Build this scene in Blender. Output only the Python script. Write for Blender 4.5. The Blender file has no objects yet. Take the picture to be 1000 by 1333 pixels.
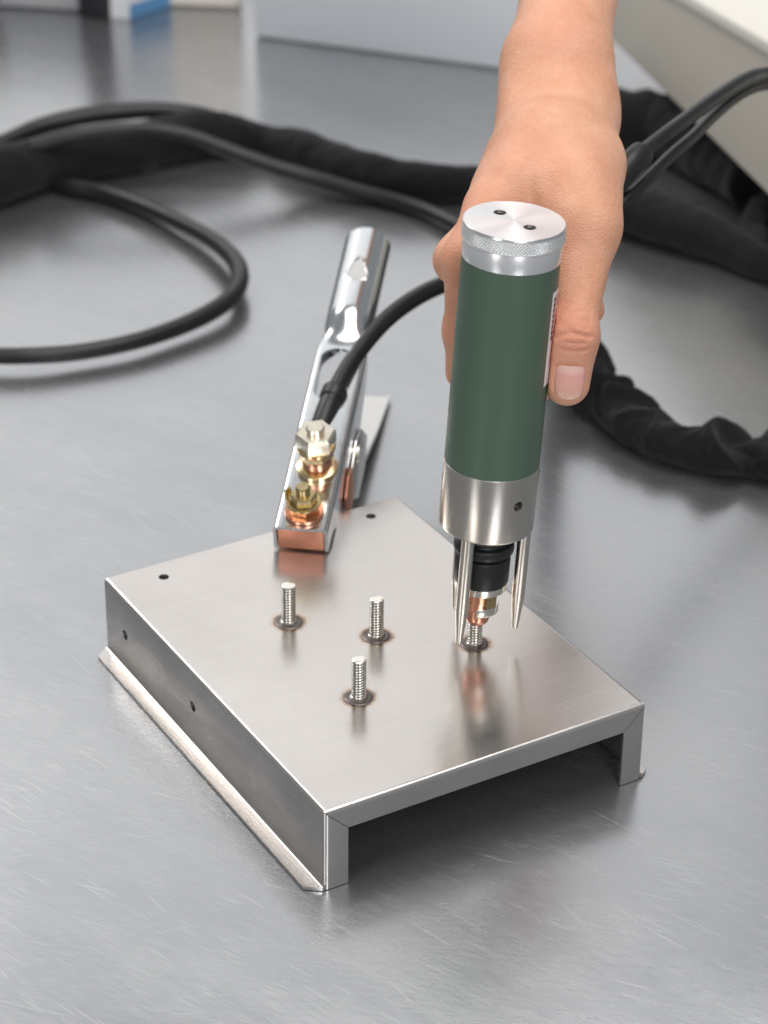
import bpy, bmesh, math, random
import numpy as np
from mathutils import Vector, Matrix

# ------------------------------------------------------------------ scene, camera, light
S = 0.001                                   # everything below is written in millimetres
scene = bpy.context.scene
COL = scene.collection
R = math.radians

cam_d = bpy.data.cameras.new("camera")
cam = bpy.data.objects.new("camera", cam_d)
COL.objects.link(cam)
cam_d.sensor_fit = 'VERTICAL'; cam_d.sensor_height = 36.0; cam_d.sensor_width = 36.0
cam_d.lens = 88.90
cam_d.clip_start = 0.02; cam_d.clip_end = 50
CP, CR_ = 0.519055, 0.011454                # pitch below the horizon, roll
fw = Vector((0, math.cos(CP), -math.sin(CP))); rt0 = Vector((1, 0, 0)); up0 = rt0.cross(fw)
rt = rt0*math.cos(CR_) + up0*math.sin(CR_); up = up0*math.cos(CR_) - rt0*math.sin(CR_)
cam.matrix_world = Matrix(((rt.x, up.x, -fw.x, 0.02132), (rt.y, up.y, -fw.y, -0.77758), (rt.z, up.z, -fw.z, 0.61387), (0, 0, 0, 1)))
cam_d.dof.use_dof = True; cam_d.dof.focus_distance = 1.01; cam_d.dof.aperture_fstop = 11
scene.camera = cam

world = bpy.data.worlds.new("World"); scene.world = world; world.use_nodes = True
world.node_tree.nodes['Background'].inputs[0].default_value = (0.93, 0.965, 1.0, 1)
world.node_tree.nodes['Background'].inputs[1].default_value = 0.26

def area(name, loc, target, sx, sy, power, col):
    d = bpy.data.lights.new(name, 'AREA'); d.shape = 'RECTANGLE'; d.size = sx; d.size_y = sy
    d.energy = power; d.color = col
    o = bpy.data.objects.new(name, d); COL.objects.link(o)
    o.location = loc
    o.rotation_euler = (Vector(target) - Vector(loc)).to_track_quat('-Z', 'Y').to_euler()
    return o
area("top_softbox", (0.3, 0.3, 2.1), (0.05, 0.2, 0.0), 1.4, 1.2, 26, (1.0, 0.985, 0.965))
area("key_softbox", (-1.5, 1.95, 1.95), (0.05, 0.25, 0.0), 0.75, 0.75, 19, (1.0, 0.97, 0.93))
area("back_softbox", (-0.55, 3.2, 1.75), (-0.15, 0.3, 0.3), 3.2, 3.4, 28, (1.0, 0.985, 0.97))
area("fill_softbox", (0.55, -1.5, 1.35), (0.05, 0.3, 0.1), 0.5, 1.3, 16, (0.98, 0.99, 1.0))
area("strip_softbox", (-0.95, -1.2, 1.0), (0.06, 0.12, 0.1), 0.3, 1.2, 7, (1.0, 0.99, 0.97))

scene.view_settings.view_transform = 'Standard'
scene.view_settings.look = 'None'
scene.view_settings.gamma = 1.0
scene.view_settings.exposure = 0.0
scene.render.engine = 'CYCLES'
try:
    scene.cycles.max_bounces = 8; scene.cycles.sample_clamp_indirect = 6
    scene.cycles.use_denoising = True
except Exception:
    pass

# ------------------------------------------------------------------ materials
class NT:
    def __init__(self, name):
        self.m = bpy.data.materials.new(name); self.m.use_nodes = True
        self.t = self.m.node_tree; self.n = self.t.nodes; self.b = self.n['Principled BSDF']
        self.tc = self.n.new('ShaderNodeTexCoord')
    def node(self, kind, **kw):
        n = self.n.new(kind)
        for k, v in kw.items():
            if k in n.inputs.keys(): self.set(n.inputs[k], v)
            else: setattr(n, k, v)
        return n
    def set(self, sock, v):
        if isinstance(v, bpy.types.NodeSocket): self.t.links.new(v, sock)
        else: sock.default_value = v
    def inp(self, k, v): self.set(self.b.inputs[k], v)
    def math(self, op, a, b=None, c=None, clamp=False):
        n = self.n.new('ShaderNodeMath'); n.operation = op; n.use_clamp = clamp
        self.set(n.inputs[0], a)
        if b is not None: self.set(n.inputs[1], b)
        if c is not None: self.set(n.inputs[2], c)
        return n.outputs[0]
    def coords(self, scale=(1, 1, 1), rot=(0, 0, 0), loc=(0, 0, 0)):
        n = self.n.new('ShaderNodeMapping'); n.vector_type = 'POINT'
        self.t.links.new(self.tc.outputs['Object'], n.inputs['Vector'])
        if any(rot):                            # turn first, then stretch
            n.inputs['Rotation'].default_value = rot
            n2 = self.n.new('ShaderNodeMapping'); self.t.links.new(n.outputs[0], n2.inputs['Vector']); n = n2
        n.inputs['Scale'].default_value = scale; n.inputs['Location'].default_value = loc
        return n.outputs[0]
    def noise(self, vec, scale, detail=3, rough=0.5):
        n = self.node('ShaderNodeTexNoise', Scale=scale, Detail=detail, Roughness=rough); self.t.links.new(vec, n.inputs['Vector'])
        return n.outputs['Fac']
    def ramp(self, fac, stops):
        n = self.n.new('ShaderNodeValToRGB'); self.t.links.new(fac, n.inputs[0])
        els = n.color_ramp.elements
        while len(els) < len(stops): els.new(0.5)
        for e, (p, c) in zip(els, stops):
            e.position = p; e.color = (c[0], c[1], c[2], 1) if not isinstance(c, (int, float)) else (c, c, c, 1)
        return n.outputs[0]
    def mix(self, fac, a, b):
        n = self.n.new('ShaderNodeMix'); n.data_type = 'RGBA'
        self.set(n.inputs[0], fac)
        self.set(n.inputs[6], a if isinstance(a, bpy.types.NodeSocket) else (*a, 1)); self.set(n.inputs[7], b if isinstance(b, bpy.types.NodeSocket) else (*b, 1))
        return n.outputs[2]
    def bump(self, h, strength, dist):
        n = self.node('ShaderNodeBump', Strength=strength, Distance=dist); self.t.links.new(h, n.inputs['Height'])
        self.t.links.new(n.outputs[0], self.b.inputs['Normal'])

def plain(name, col, rough=0.5, metal=0.0, var=0.06, vscale=40.0, bump=0.0, bscale=300.0, spec=None, coat=0.0):
    k = NT(name)
    f = k.noise(k.coords(), vscale, 4)
    c = k.mix(f, tuple(x*(1-var) for x in col), tuple(min(1, x*(1+var)) for x in col))
    k.inp('Base Color', c)
    k.inp('Metallic', metal)
    r = k.noise(k.coords(loc=(3, 1, 2)), vscale*2.3, 4)
    k.inp('Roughness', k.math('MULTIPLY_ADD', r, 0.16, rough-0.08))
    if spec is not None: k.inp('Specular IOR Level', spec)
    if coat: k.inp('Coat Weight', coat); k.inp('Coat Roughness', 0.15)
    if bump: k.bump(k.noise(k.coords(), bscale, 5, 0.65), bump, 0.0004)
    return k.m

def scratches(k, rot, sx, sy, thr, loc=(0, 0, 0)):
    """sparse short straight scratches: stretched Voronoi cells, one streak per cell"""
    v = k.node('ShaderNodeTexVoronoi', Scale=1.0, Randomness=1.0); k.t.links.new(k.coords((sx, sy, 1), (0, 0, rot), loc), v.inputs['Vector'])
    s = k.math('LESS_THAN', v.outputs['Distance'], thr)
    sep = k.node('ShaderNodeSeparateColor'); k.t.links.new(v.outputs['Color'], sep.inputs[0])
    keep = k.math('GREATER_THAN', sep.outputs[0], 0.62)
    return k.math('MULTIPLY', k.math('MULTIPLY', s, keep), sep.outputs[1])

def table_metal():
    k = NT("worn_brushed_steel")
    a = scratches(k, R(42), 16, 650, 0.17)
    b = scratches(k, R(56), 11, 520, 0.12, (5, 3, 0))
    c = scratches(k, R(20), 15, 800, 0.15, (1, 9, 0))
    d = scratches(k, R(35), 45, 1300, 0.24, (11, 2, 0))
    e = scratches(k, R(-8), 18, 1000, 0.12, (4, 17, 0))
    sc = k.math('MAXIMUM', k.math('MAXIMUM', k.math('MAXIMUM', k.math('MULTIPLY', a, 0.75), k.math('MULTIPLY', b, 0.7)), k.math('MAXIMUM', c, k.math('MULTIPLY', d, 0.6))), k.math('MULTIPLY', e, 0.6))
    cl = k.noise(k.coords(), 7, 5, 0.55)
    gr = k.noise(k.coords((60, 900, 1), (0, 0, R(38))), 1.0, 3, 0.6)
    gr2 = k.noise(k.coords((90, 700, 1), (0, 0, R(10)), (7, 7, 0)), 1.0, 3, 0.6)
    g = k.math('MULTIPLY', k.math('ADD', gr, gr2), 0.5)
    br1 = k.noise(k.coords((6, 22, 1), (0, 0, R(35)), (3, 1, 0)), 1.0, 5, 0.6)
    cl = k.math('ADD', k.math('MULTIPLY', cl, 0.5), k.math('MULTIPLY', br1, 0.5))
    base = k.ramp(k.math('ADD', k.math('MULTIPLY', cl, 0.6), k.math('MULTIPLY', g, 0.4)), [(0.36, (0.41, 0.423, 0.443)), (0.64, (0.51, 0.517, 0.527))])
    k.inp('Base Color', k.mix(k.math('MULTIPLY', sc, 0.26), base, (0.95, 0.95, 0.95)))
    k.inp('Metallic', 0.88)
    rg = k.math('ADD', k.math('MULTIPLY_ADD', cl, 0.20, 0.10), k.math('MULTIPLY', g, 0.12))
    k.inp('Roughness', k.math('ADD', rg, k.math('MULTIPLY', sc, 0.08)))
    k.bump(k.math('ADD', k.math('MULTIPLY', g, 0.45), k.math('MULTIPLY', sc, 0.10)), 0.06, 0.0006)
    return k.m

STUDS = [(53.3, 126.3), (80.3, 98.4), (50.6, 61.8), (113.3, 72.8)]
def plate_metal(name, dirx, stains):
    k = NT(name)
    sc = (14, 1400, 1400) if dirx else (1400, 14, 1400)
    g = k.noise(k.coords(sc), 1.0, 3, 0.6)
    cl = k.noise(k.coords(), 16, 5, 0.55)
    base = k.ramp(k.math('ADD', k.math('MULTIPLY', cl, 0.7), k.math('MULTIPLY', g, 0.3)), [(0.3, (0.62, 0.585, 0.56)), (0.7, (0.72, 0.685, 0.66))])
    sr = scratches(k, R(-40), 90, 1500, 0.12, (2, 2, 0))
    base = k.mix(k.math('MULTIPLY', sr, 0.35), base, (0.9, 0.89, 0.88))
    rough = k.math('ADD', k.math('MULTIPLY_ADD', cl, 0.16, 0.10), k.math('MULTIPLY', g, 0.10))
    if stains:                                  # heat tint round each welded stud
        wob = k.noise(k.coords(), 260, 3)
        for i, (x, y) in enumerate(STUDS):
            n = k.node('ShaderNodeVectorMath', operation='DISTANCE'); k.t.links.new(k.tc.outputs['Object'], n.inputs[0])
            n.inputs[1].default_value = (x*S, y*S, H_*S)
            dd = k.math('ADD', k.math('MULTIPLY', n.outputs['Value'], 1000), k.math('MULTIPLY_ADD', wob, 3.0, -1.5))
            t = k.math('MULTIPLY', dd, 0.1, clamp=True)
            tint = k.ramp(t, [(0.0, (0.13, 0.115, 0.11)), (0.57, (0.15, 0.12, 0.12)), (0.64, (0.30, 0.21, 0.18)), (0.70, (0.44, 0.30, 0.19)), (0.80, (0.62, 0.53, 0.43)), (1.0, (0.68, 0.64, 0.60))])
            fac = k.ramp(t, [(0.0, 1.0), (0.64, 0.95), (0.74, 0.6), (0.95, 0.0)])
            base = k.mix(fac, base, tint)
    k.inp('Base Color', base); k.inp('Metallic', 0.95); k.inp('Roughness', rough)
    k.bump(g, 0.05, 0.0004)
    return k.m

H_ = 37.38; W_ = 150.0; L_ = 197.3
M = {}
M['table'] = table_metal()
M['plate_top'] = plate_metal("brushed_steel_with_heat_tint", True, True)
M['plate_side'] = plate_metal("brushed_steel_sheet", False, False)
def turned(name, col, rough, amp=0.10):
    k = NT(name)
    g = k.noise(k.coords((4, 4, 2600)), 1.0, 3, 0.6)
    c = k.mix(g, tuple(x*0.97 for x in col), col); k.inp('Base Color', c); k.inp('Metallic', 1.0)
    k.inp('Roughness', k.math('MULTIPLY_ADD', g, amp, rough)); k.inp('Anisotropic', 0.7); k.inp('Anisotropic Rotation', 0.25)
    tg = k.node('ShaderNodeTangent', direction_type='RADIAL', axis='Z'); k.t.links.new(tg.outputs[0], k.b.inputs['Tangent'])
    k.bump(g, 0.005, 0.0001); return k.m
M['collar'] = turned("turned_nickel_steel", (0.74, 0.70, 0.64), 0.24, 0.03)
M['alu'] = turned("turned_aluminium", (0.90, 0.90, 0.91), 0.27)
M['alu'].node_tree.nodes['Principled BSDF'].inputs['Metallic'].default_value = 0.72
def cap_metal():
    k = NT("lathe_faced_aluminium")
    n = k.node('ShaderNodeVectorMath', operation='LENGTH'); k.t.links.new(k.coords((1, 1, 0)), n.inputs[0])
    w = k.math('SINE', k.math('MULTIPLY', n.outputs['Value'], 24000))
    nz = k.noise(k.coords(), 300, 3)
    k.inp('Base Color', k.mix(nz, (0.84, 0.84, 0.855), (0.9, 0.9, 0.91))); k.inp('Metallic', 1.0)
    k.inp('Roughness', k.math('MULTIPLY_ADD', nz, 0.08, 0.26))
    k.inp('Anisotropic', 0.8); k.inp('Anisotropic Rotation', 0.25)
    tg = k.node('ShaderNodeTangent', direction_type='RADIAL', axis='Z'); k.t.links.new(tg.outputs[0], k.b.inputs['Tangent'])
    k.bump(w, 0.04, 0.0001); return k.m
M['cap'] = cap_metal()
M['green'] = plain("green_anodised_sleeve", (0.086, 0.140, 0.097), 0.42, 0.15, 0.05, 30, 0.05, 900)
M['black_rubber'] = plain("black_rubber", (0.012, 0.012, 0.013), 0.42, 0, 0.2, 60, 0.08, 700)
M['cable'] = plain("black_cable_jacket", (0.009, 0.009, 0.010), 0.4, 0, 0.2, 90, 0.06, 600)
M['copper'] = plain("copper", (0.80, 0.40, 0.27), 0.28, 1.0, 0.12, 160, 0.05, 400)
M['copper_dull'] = plain("dull_copper_block", (0.66, 0.30, 0.20), 0.45, 0.85, 0.15, 120, 0.1, 500)
M['brass'] = plain("brass", (0.56, 0.45, 0.24), 0.28, 1.0, 0.12, 140, 0.06, 400)
M['gold'] = plain("yellow_passivated_steel", (0.80, 0.62, 0.36), 0.24, 1.0, 0.12, 140)
M['nickel'] = plain("pale_nickel", (0.86, 0.80, 0.68), 0.28, 1.0, 0.06, 120, 0.05, 400)
M['zinc'] = plain("bright_zinc_plate", (0.78, 0.80, 0.82), 0.17, 1.0, 0.05, 50, 0.03, 160)
M['zinc_dull'] = plain("zinc_plate", (0.74, 0.73, 0.71), 0.3, 1.0, 0.06, 60, 0.04, 200)
M['stud'] = plain("stainless_thread", (0.90, 0.87, 0.80), 0.2, 1.0, 0.05, 200)
M['knurl'] = plain("knurled_aluminium", (0.90, 0.90, 0.90), 0.36, 0.75, 0.04, 200)
M['prong'] = plain("ground_steel_rod", (0.70, 0.66, 0.60), 0.31, 1.0, 0.04, 20)
M['dark_hole'] = plain("shaded_hole_steel", (0.10, 0.095, 0.09), 0.45, 0.9, 0.2, 400)  # shade inside the holes put into the colour of liners and set screws
M['thread_root'] = plain("shaded_thread_root", (0.36, 0.33, 0.29), 0.4, 1.0, 0.1, 300)  # groove shade painted in as a darker metal between the thread crests
M['scorch'] = plain("scorched_weld_bead", (0.17, 0.15, 0.14), 0.33, 0.9, 0.4, 500, 0.3, 900)
M['sticker'] = plain("white_sticker", (0.78, 0.77, 0.77), 0.35)
M['print_dark'] = plain("dark_print", (0.05, 0.02, 0.03), 0.5)
M['print_pink'] = plain("pink_print", (0.72, 0.36, 0.36), 0.5)
M['cream'] = plain("cream_powder_coat", (0.62, 0.575, 0.49), 0.45, 0, 0.03, 20, 0.12, 900)
M['cream_light'] = plain("pale_moulded_plastic", (0.80, 0.77, 0.70), 0.35, 0, 0.03, 20)
M['cabinet'] = plain("blue_grey_paint", (0.68, 0.70, 0.74), 0.5, 0, 0.03, 8)
M['grey_box'] = plain("light_grey_paint", (0.42, 0.42, 0.43), 0.5, 0, 0.03, 8)
M['black_paint'] = plain("black_paint", (0.015, 0.015, 0.018), 0.45)
M['blue'] = plain("blue_print", (0.10, 0.27, 0.50), 0.45)
M['white_paint'] = plain("white_card", (0.72, 0.72, 0.74), 0.5)
M['beige'] = plain("beige_panel", (0.86, 0.79, 0.70), 0.5, 0, 0.03, 8)
def fabric(name, col):
    k = NT(name)
    n1 = k.noise(k.coords(), 26, 5, 0.6); n2 = k.noise(k.coords(), 1500, 2, 0.5)
    k.inp('Base Color', k.mix(n1, tuple(x*0.6 for x in col), tuple(x*1.5 for x in col))); k.inp('Roughness', 0.85)
    k.inp('Specular IOR Level', 0.15)
    k.inp('Sheen Weight', 0.10); k.inp('Sheen Roughness', 0.5)
    n3 = k.noise(k.coords(loc=(2, 7, 3)), 75, 3, 0.55)
    k.bump(k.math('ADD', k.math('ADD', k.math('MULTIPLY', n1, 2.0), k.math('MULTIPLY', n3, 2.6)), k.math('MULTIPLY', n2, 0.3)), 0.8, 0.0016)
    return k.m
M['fabric'] = fabric("black_woven_sleeve", (0.0115, 0.011, 0.0125))
def skin():
    k = NT("skin")
    n1 = k.noise(k.coords(), 55, 5, 0.6); n2 = k.noise(k.coords(loc=(9, 2, 1)), 420, 4, 0.6)
    n0 = k.noise(k.coords(loc=(4, 4, 4)), 22, 4, 0.6)
    c = k.mix(k.ramp(n1, [(0.3, 0.0), (0.7, 1.0)]), (0.69, 0.335, 0.20), (0.80, 0.445, 0.295))
    c = k.mix(k.math('MULTIPLY', k.ramp(n0, [(0.42, 0.0), (0.68, 1.0)]), 0.45), c, (0.73, 0.305, 0.205))
    at = k.node('ShaderNodeAttribute', attribute_name='redness')
    c = k.mix(at.outputs['Fac'], c, (0.68, 0.28, 0.185))
    c = k.mix(k.math('MULTIPLY', k.ramp(n2, [(0.55, 0.0), (0.8, 1.0)]), 0.25), c, (0.52, 0.26, 0.16))
    k.inp('Base Color', c)
    k.inp('Roughness', k.math('MULTIPLY_ADD', n2, 0.2, 0.42)); k.inp('Specular IOR Level', 0.35)
    k.inp('Subsurface Weight', 0.12); k.inp('Subsurface Radius', (1.0, 0.35, 0.2)); k.inp('Subsurface Scale', 0.004)
    v = k.node('ShaderNodeTexVoronoi', Scale=1.0, feature='DISTANCE_TO_EDGE'); k.t.links.new(k.coords((700, 700, 1000)), v.inputs['Vector'])
    pores = k.math('MINIMUM', v.outputs['Distance'], 0.25)
    n3 = k.noise(k.coords((130, 500, 500), (R(20), R(8), 0)), 1.0, 4, 0.6)
    k.bump(k.math('ADD', k.math('MULTIPLY', pores, 0.6), k.math('ADD', k.math('MULTIPLY', n3, 0.5), k.math('MULTIPLY', n1, 0.5))), 0.85, 0.0009)
    return k.m
M['skin'] = skin()
def nail():
    k = NT("fingernail"); at = k.node('ShaderNodeAttribute', attribute_name='along')
    nz = k.noise(k.coords((900, 60, 60)), 1.0, 2)
    c = k.ramp(k.math('ADD', at.outputs['Fac'], k.math('MULTIPLY_ADD', nz, 0.06, -0.03)), [(0.0, (0.80, 0.52, 0.45)), (0.18, (0.79, 0.48, 0.42)), (0.34, (0.74, 0.37, 0.32)), (0.78, (0.76, 0.40, 0.33)), (0.93, (0.79, 0.46, 0.37)), (1.0, (0.80, 0.52, 0.42))])
    k.inp('Base Color', c); k.inp('Roughness', 0.22); k.inp('Subsurface Weight', 0.15); k.inp('Subsurface Radius', (1, 0.4, 0.3)); k.inp('Subsurface Scale', 0.002)
    k.bump(nz, 0.05, 0.0002); return k.m
M['nail'] = nail()

# ------------------------------------------------------------------ mesh helpers (input in mm)
def link(name, verts, faces, mat, parent=None, smooth=True, angle=35):
    me = bpy.data.meshes.new(name)
    me.from_pydata([(v[0]*S, v[1]*S, v[2]*S) for v in verts], [], [tuple(int(i) for i in f) for f in faces])
    me.validate(); me.update()
    bm = bmesh.new(); bm.from_mesh(me); bmesh.ops.recalc_face_normals(bm, faces=bm.faces)
    if smooth:
        for f in bm.faces: f.smooth = True
        for e in bm.edges:
            e.smooth = not (len(e.link_faces) == 2 and e.calc_face_angle(0) > R(angle))
    bm.to_mesh(me); bm.free()
    o = bpy.data.objects.new(name, me); COL.objects.link(o)
    if mat is not None: me.materials.append(M[mat] if isinstance(mat, str) else mat)
    if parent is not None: o.parent = parent
    return o

def tag(o, label=None, cat=None, group=None, kind=None):
    if label: o['label'] = label
    if cat: o['category'] = cat
    if group: o['group'] = group
    if kind: o['kind'] = kind
    return o

def empty(name, label, cat, loc=(0, 0, 0), mw=None):
    o = bpy.data.objects.new(name, None); COL.objects.link(o); o.empty_display_size = 0.01
    if mw is not None: o.matrix_world = mw
    else: o.location = [c*S for c in loc]
    return tag(o, label, cat)

def frame(org, ex, ey, ez):
    return Matrix(((ex[0], ey[0], ez[0], org[0]*S), (ex[1], ey[1], ez[1], org[1]*S), (ex[2], ey[2], ez[2], org[2]*S), (0, 0, 0, 1)))

def box(x0, x1, y0, y1, z0, z1):
    v = [(x, y, z) for z in (z0, z1) for y in (y0, y1) for x in (x0, x1)]
    return v, [(0, 2, 3, 1), (4, 5, 7, 6), (0, 1, 5, 4), (2, 6, 7, 3), (0, 4, 6, 2), (1, 3, 7, 5)]

def bevel(o, w, seg=2, angle=30):
    bm = bmesh.new(); bm.from_mesh(o.data)
    es = [e for e in bm.edges if len(e.link_faces) == 2 and e.calc_face_angle(0) > R(angle)]
    bmesh.ops.bevel(bm, geom=es, offset=w*S, segments=seg, profile=0.5, affect='EDGES', clamp_overlap=True)
    for f in bm.faces: f.smooth = True
    for e in bm.edges: e.smooth = not (len(e.link_faces) == 2 and e.calc_face_angle(0) > R(40))
    bm.to_mesh(o.data); bm.free(); return o

def lathe(prof, n=64, c=(0, 0), closed=True):
    """prof: list of (r, z). r = 0 ends collapse to poles."""
    V, F = [], []; rings = []
    for r, z in prof:
        if r < 1e-6: rings.append([len(V)]); V.append((c[0], c[1], z))
        else:
            rings.append(list(range(len(V), len(V)+n)))
            V += [(c[0]+r*math.cos(2*math.pi*i/n), c[1]+r*math.sin(2*math.pi*i/n), z) for i in range(n)]
    for a, b in zip(rings, rings[1:]):
        for i in range(n):
            j = (i+1) % n
            if len(a) == 1 and len(b) == 1: continue
            if len(a) == 1: F.append((a[0], b[i], b[j]))
            elif len(b) == 1: F.append((a[i], a[j], b[0]))
            else: F.append((a[i], a[j], b[j], b[i]))
    return V, F

def prism(poly, lo, hi, axis):
    """extrude a 2-D polygon along axis 0/1/2; lo/hi may be functions of the 2-D point"""
    n = len(poly); V = []
    for e in (lo, hi):
        for p in poly:
            q = e(p) if callable(e) else e
            V.append({0: (q, p[0], p[1]), 1: (p[0], q, p[1]), 2: (p[0], p[1], q)}[axis])
    F = [tuple(range(n)), tuple(range(2*n-1, n-1, -1))] + [(i, (i+1) % n, n+(i+1) % n, n+i) for i in range(n)]
    return V, F

def strip_prism(out, inn, lo, hi, axis):
    """sheet profile: outer and inner polylines with equal counts, quads only (no n-gon caps on concave outlines)"""
    n = len(out); V = []
    for e in (lo, hi):
        for pl in (out, inn):
            for p in pl:
                q = e(p) if callable(e) else e
                V.append({0: (q, p[0], p[1]), 1: (p[0], q, p[1]), 2: (p[0], p[1], q)}[axis])
    A, B, C_, D = 0, n, 2*n, 3*n; F = []
    for i in range(n-1):
        F += [(A+i, A+i+1, C_+i+1, C_+i), (B+i, D+i, D+i+1, B+i+1), (A+i, B+i, B+i+1, A+i+1), (C_+i, C_+i+1, D+i+1, D+i)]
    F += [(A, C_, D, B), (A+n-1, B+n-1, D+n-1, C_+n-1)]
    return V, F

def join(*parts):
    V, F = [], []
    for v, f in parts:
        k = len(V); V += list(v); F += [tuple(i+k for i in q) for q in f]
    return V, F

def xf(vf, fn): return [fn(p) for p in vf[0]], vf[1]

def spline(pts, step=2.5):
    P = np.array(pts, float); n = len(P); out = []
    for i in range(n-1):
        p0 = P[max(i-1, 0)]; p1 = P[i]; p2 = P[i+1]; p3 = P[min(i+2, n-1)]
        m = max(2, int(np.linalg.norm((p2-p1)[:3])/step))
        for t in np.arange(m)/m:
            out.append(0.5*((2*p1)+(-p0+p2)*t+(2*p0-5*p1+4*p2-p3)*t*t+(-p0+3*p1-3*p2+p3)*t**3))
    out.append(P[-1]); return np.array(out)

def tube(pts, n=20, step=2.5, disp=None, flat=1.0, smooth_it=6, floor=None):
    """tube along (x, y, z, r) points; disp(s, theta, i) -> radius factor; floor: lowest z allowed"""
    Q = spline(pts, step)
    for _ in range(smooth_it): Q[1:-1] = 0.25*Q[:-2]+0.5*Q[1:-1]+0.25*Q[2:]
    C_, r = Q[:, :3], Q[:, 3]
    T = np.gradient(C_, axis=0); T /= np.linalg.norm(T, axis=1)[:, None]
    s = np.r_[0, np.cumsum(np.linalg.norm(np.diff(C_, axis=0), axis=1))]
    V, F = [], []; m = len(C_)
    for i in range(m):
        a = np.cross(T[i], [0, 0, 1.0]); a /= np.linalg.norm(a); b = np.cross(a, T[i])
        for j in range(n):
            th = 2*math.pi*j/n
            k = r[i]*(disp(s[i], th, i/(m-1)) if disp else 1.0)
            p = C_[i]+a*k*math.cos(th)+b*k*math.sin(th)*flat
            if floor is not None and p[2] < floor: p[2] = floor + 0.02*abs(p[2]-floor)
            V.append(tuple(p))
    for i in range(m-1):
        for j in range(n): F.append((i*n+j, i*n+(j+1) % n, (i+1)*n+(j+1) % n, (i+1)*n+j))
    V.append(tuple(C_[0])); V.append(tuple(C_[-1]))
    for j in range(n): F.append((j, m*n, (j+1) % n)); F.append(((m-1)*n+j, (m-1)*n+(j+1) % n, m*n+1))
    return V, F

def cut(o, cutters):
    """boolean difference, applied; cutters are (verts, faces) in o's local mm"""
    made = []; bpy.context.view_layer.update()
    for k, vf in enumerate(cutters):
        c = link("hole_cutter", vf[0], vf[1], None, smooth=False); c.matrix_world = o.matrix_world.copy(); made.append(c)
        md = o.modifiers.new("hole%d" % k, 'BOOLEAN'); md.operation = 'DIFFERENCE'; md.object = c; md.solver = 'EXACT'
    bpy.context.view_layer.update()
    dg = bpy.context.evaluated_depsgraph_get()
    me = bpy.data.meshes.new_from_object(o.evaluated_get(dg))
    o.modifiers.clear(); old = o.data; o.data = me
    for c in made:
        d = c.data; bpy.data.objects.remove(c); bpy.data.meshes.remove(d)
    name = old.name; bpy.data.meshes.remove(old); me.name = name
    bm = bmesh.new(); bm.from_mesh(me)
    for f in bm.faces: f.smooth = True
    for e in bm.edges: e.smooth = not (len(e.link_faces) == 2 and e.calc_face_angle(0) > R(35))
    bm.to_mesh(me); bm.free()
    return o

def vnoise(seed):
    rng = random.Random(seed); ph = [(rng.uniform(0, 6.28), rng.uniform(0, 6.28)) for _ in range(8)]
    def f(s, th, L=30.0):
        v = 0
        for k, (a, b) in enumerate(ph):
            v += math.sin(s/L*(0.7+0.55*k)+a + math.sin(th*(1+k % 3)+b)*1.3)/(1+0.5*k)
        return v/3.5
    return f

# ------------------------------------------------------------------ the table and what stands behind
tb = link("table_surface", *box(-900, 900, -520, 1420, -45, 0), 'table', smooth=False); tag(tb, "brushed stainless steel table top, grey and finely scratched", kind='structure')
bevel(tb, 1.5)

def block(name, label, cat, p0, p1, depth, z0, z1, mat, bev=2.0):
    """upright box whose front foot runs from p0 to p1 (table mm), depth away from the camera"""
    a, b = np.array(p0, float), np.array(p1, float); e = (b-a)/np.linalg.norm(b-a); nn = np.array([-e[1], e[0]])
    mw = frame((a[0], a[1], 0), (e[0], e[1], 0), (nn[0], nn[1], 0), (0, 0, 1))
    o = empty(name, label, cat, mw=mw); o['_len'] = float(np.linalg.norm(b-a)); del o['_len']
    bd = link("body", *box(0, float(np.linalg.norm(b-a)), 0, depth, z0, z1), mat, o, False); bevel(bd, bev)
    return o, float(np.linalg.norm(b-a))

o, ln = block("equipment_case", "low blue grey case at the back of the table, left of the forearm", "case", (-77, 992), (138, 915), 55, 0.3, 72, 'cabinet')
o, ln = block("display_board", "blurred beige board standing behind the blue cornered box", "board", (-175, 1062), (-92, 1055), 18, 0.3, 75, 'beige')
o, ln = block("post", "blurred black post standing on the table, top left of the photo", "post", (-208, 1032), (-185, 1028), 30, 0.3, 75, 'black_paint')
o, ln = block("grey_box", "light grey box at the top left corner, left of the black post", "box", (-330, 1062), (-210, 1044), 110, 0.3, 34, 'grey_box')
link("dark_lid", *box(0, 62, -1.5, -0.3, 6, 30), 'black_paint', o, False)
bx = empty("carton", "white carton with a blue printed side, right of the black post", "carton", (-171, 1027, 0.3))
link("white_side", *prism([(-14, 1), (0, 0), (0, 0.8), (-14, 1.8)], 0, 80, 2), 'white_paint', bx, False)
link("blue_side", *prism([(0.2, 0), (66, 78), (65.4, 78.6), (0.2, 1.0)], 0, 11, 2), 'blue', bx, False)
link("upper_side", *prism([(0.2, 0), (66, 78), (65.4, 78.6), (0.2, 1.0)], 11, 80, 2), 'white_paint', bx, False)
link("back_side", *prism([(-14, 1.9), (65, 79), (50, 90), (-20, 60)], 0, 79, 2), 'white_paint', bx, False)

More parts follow.
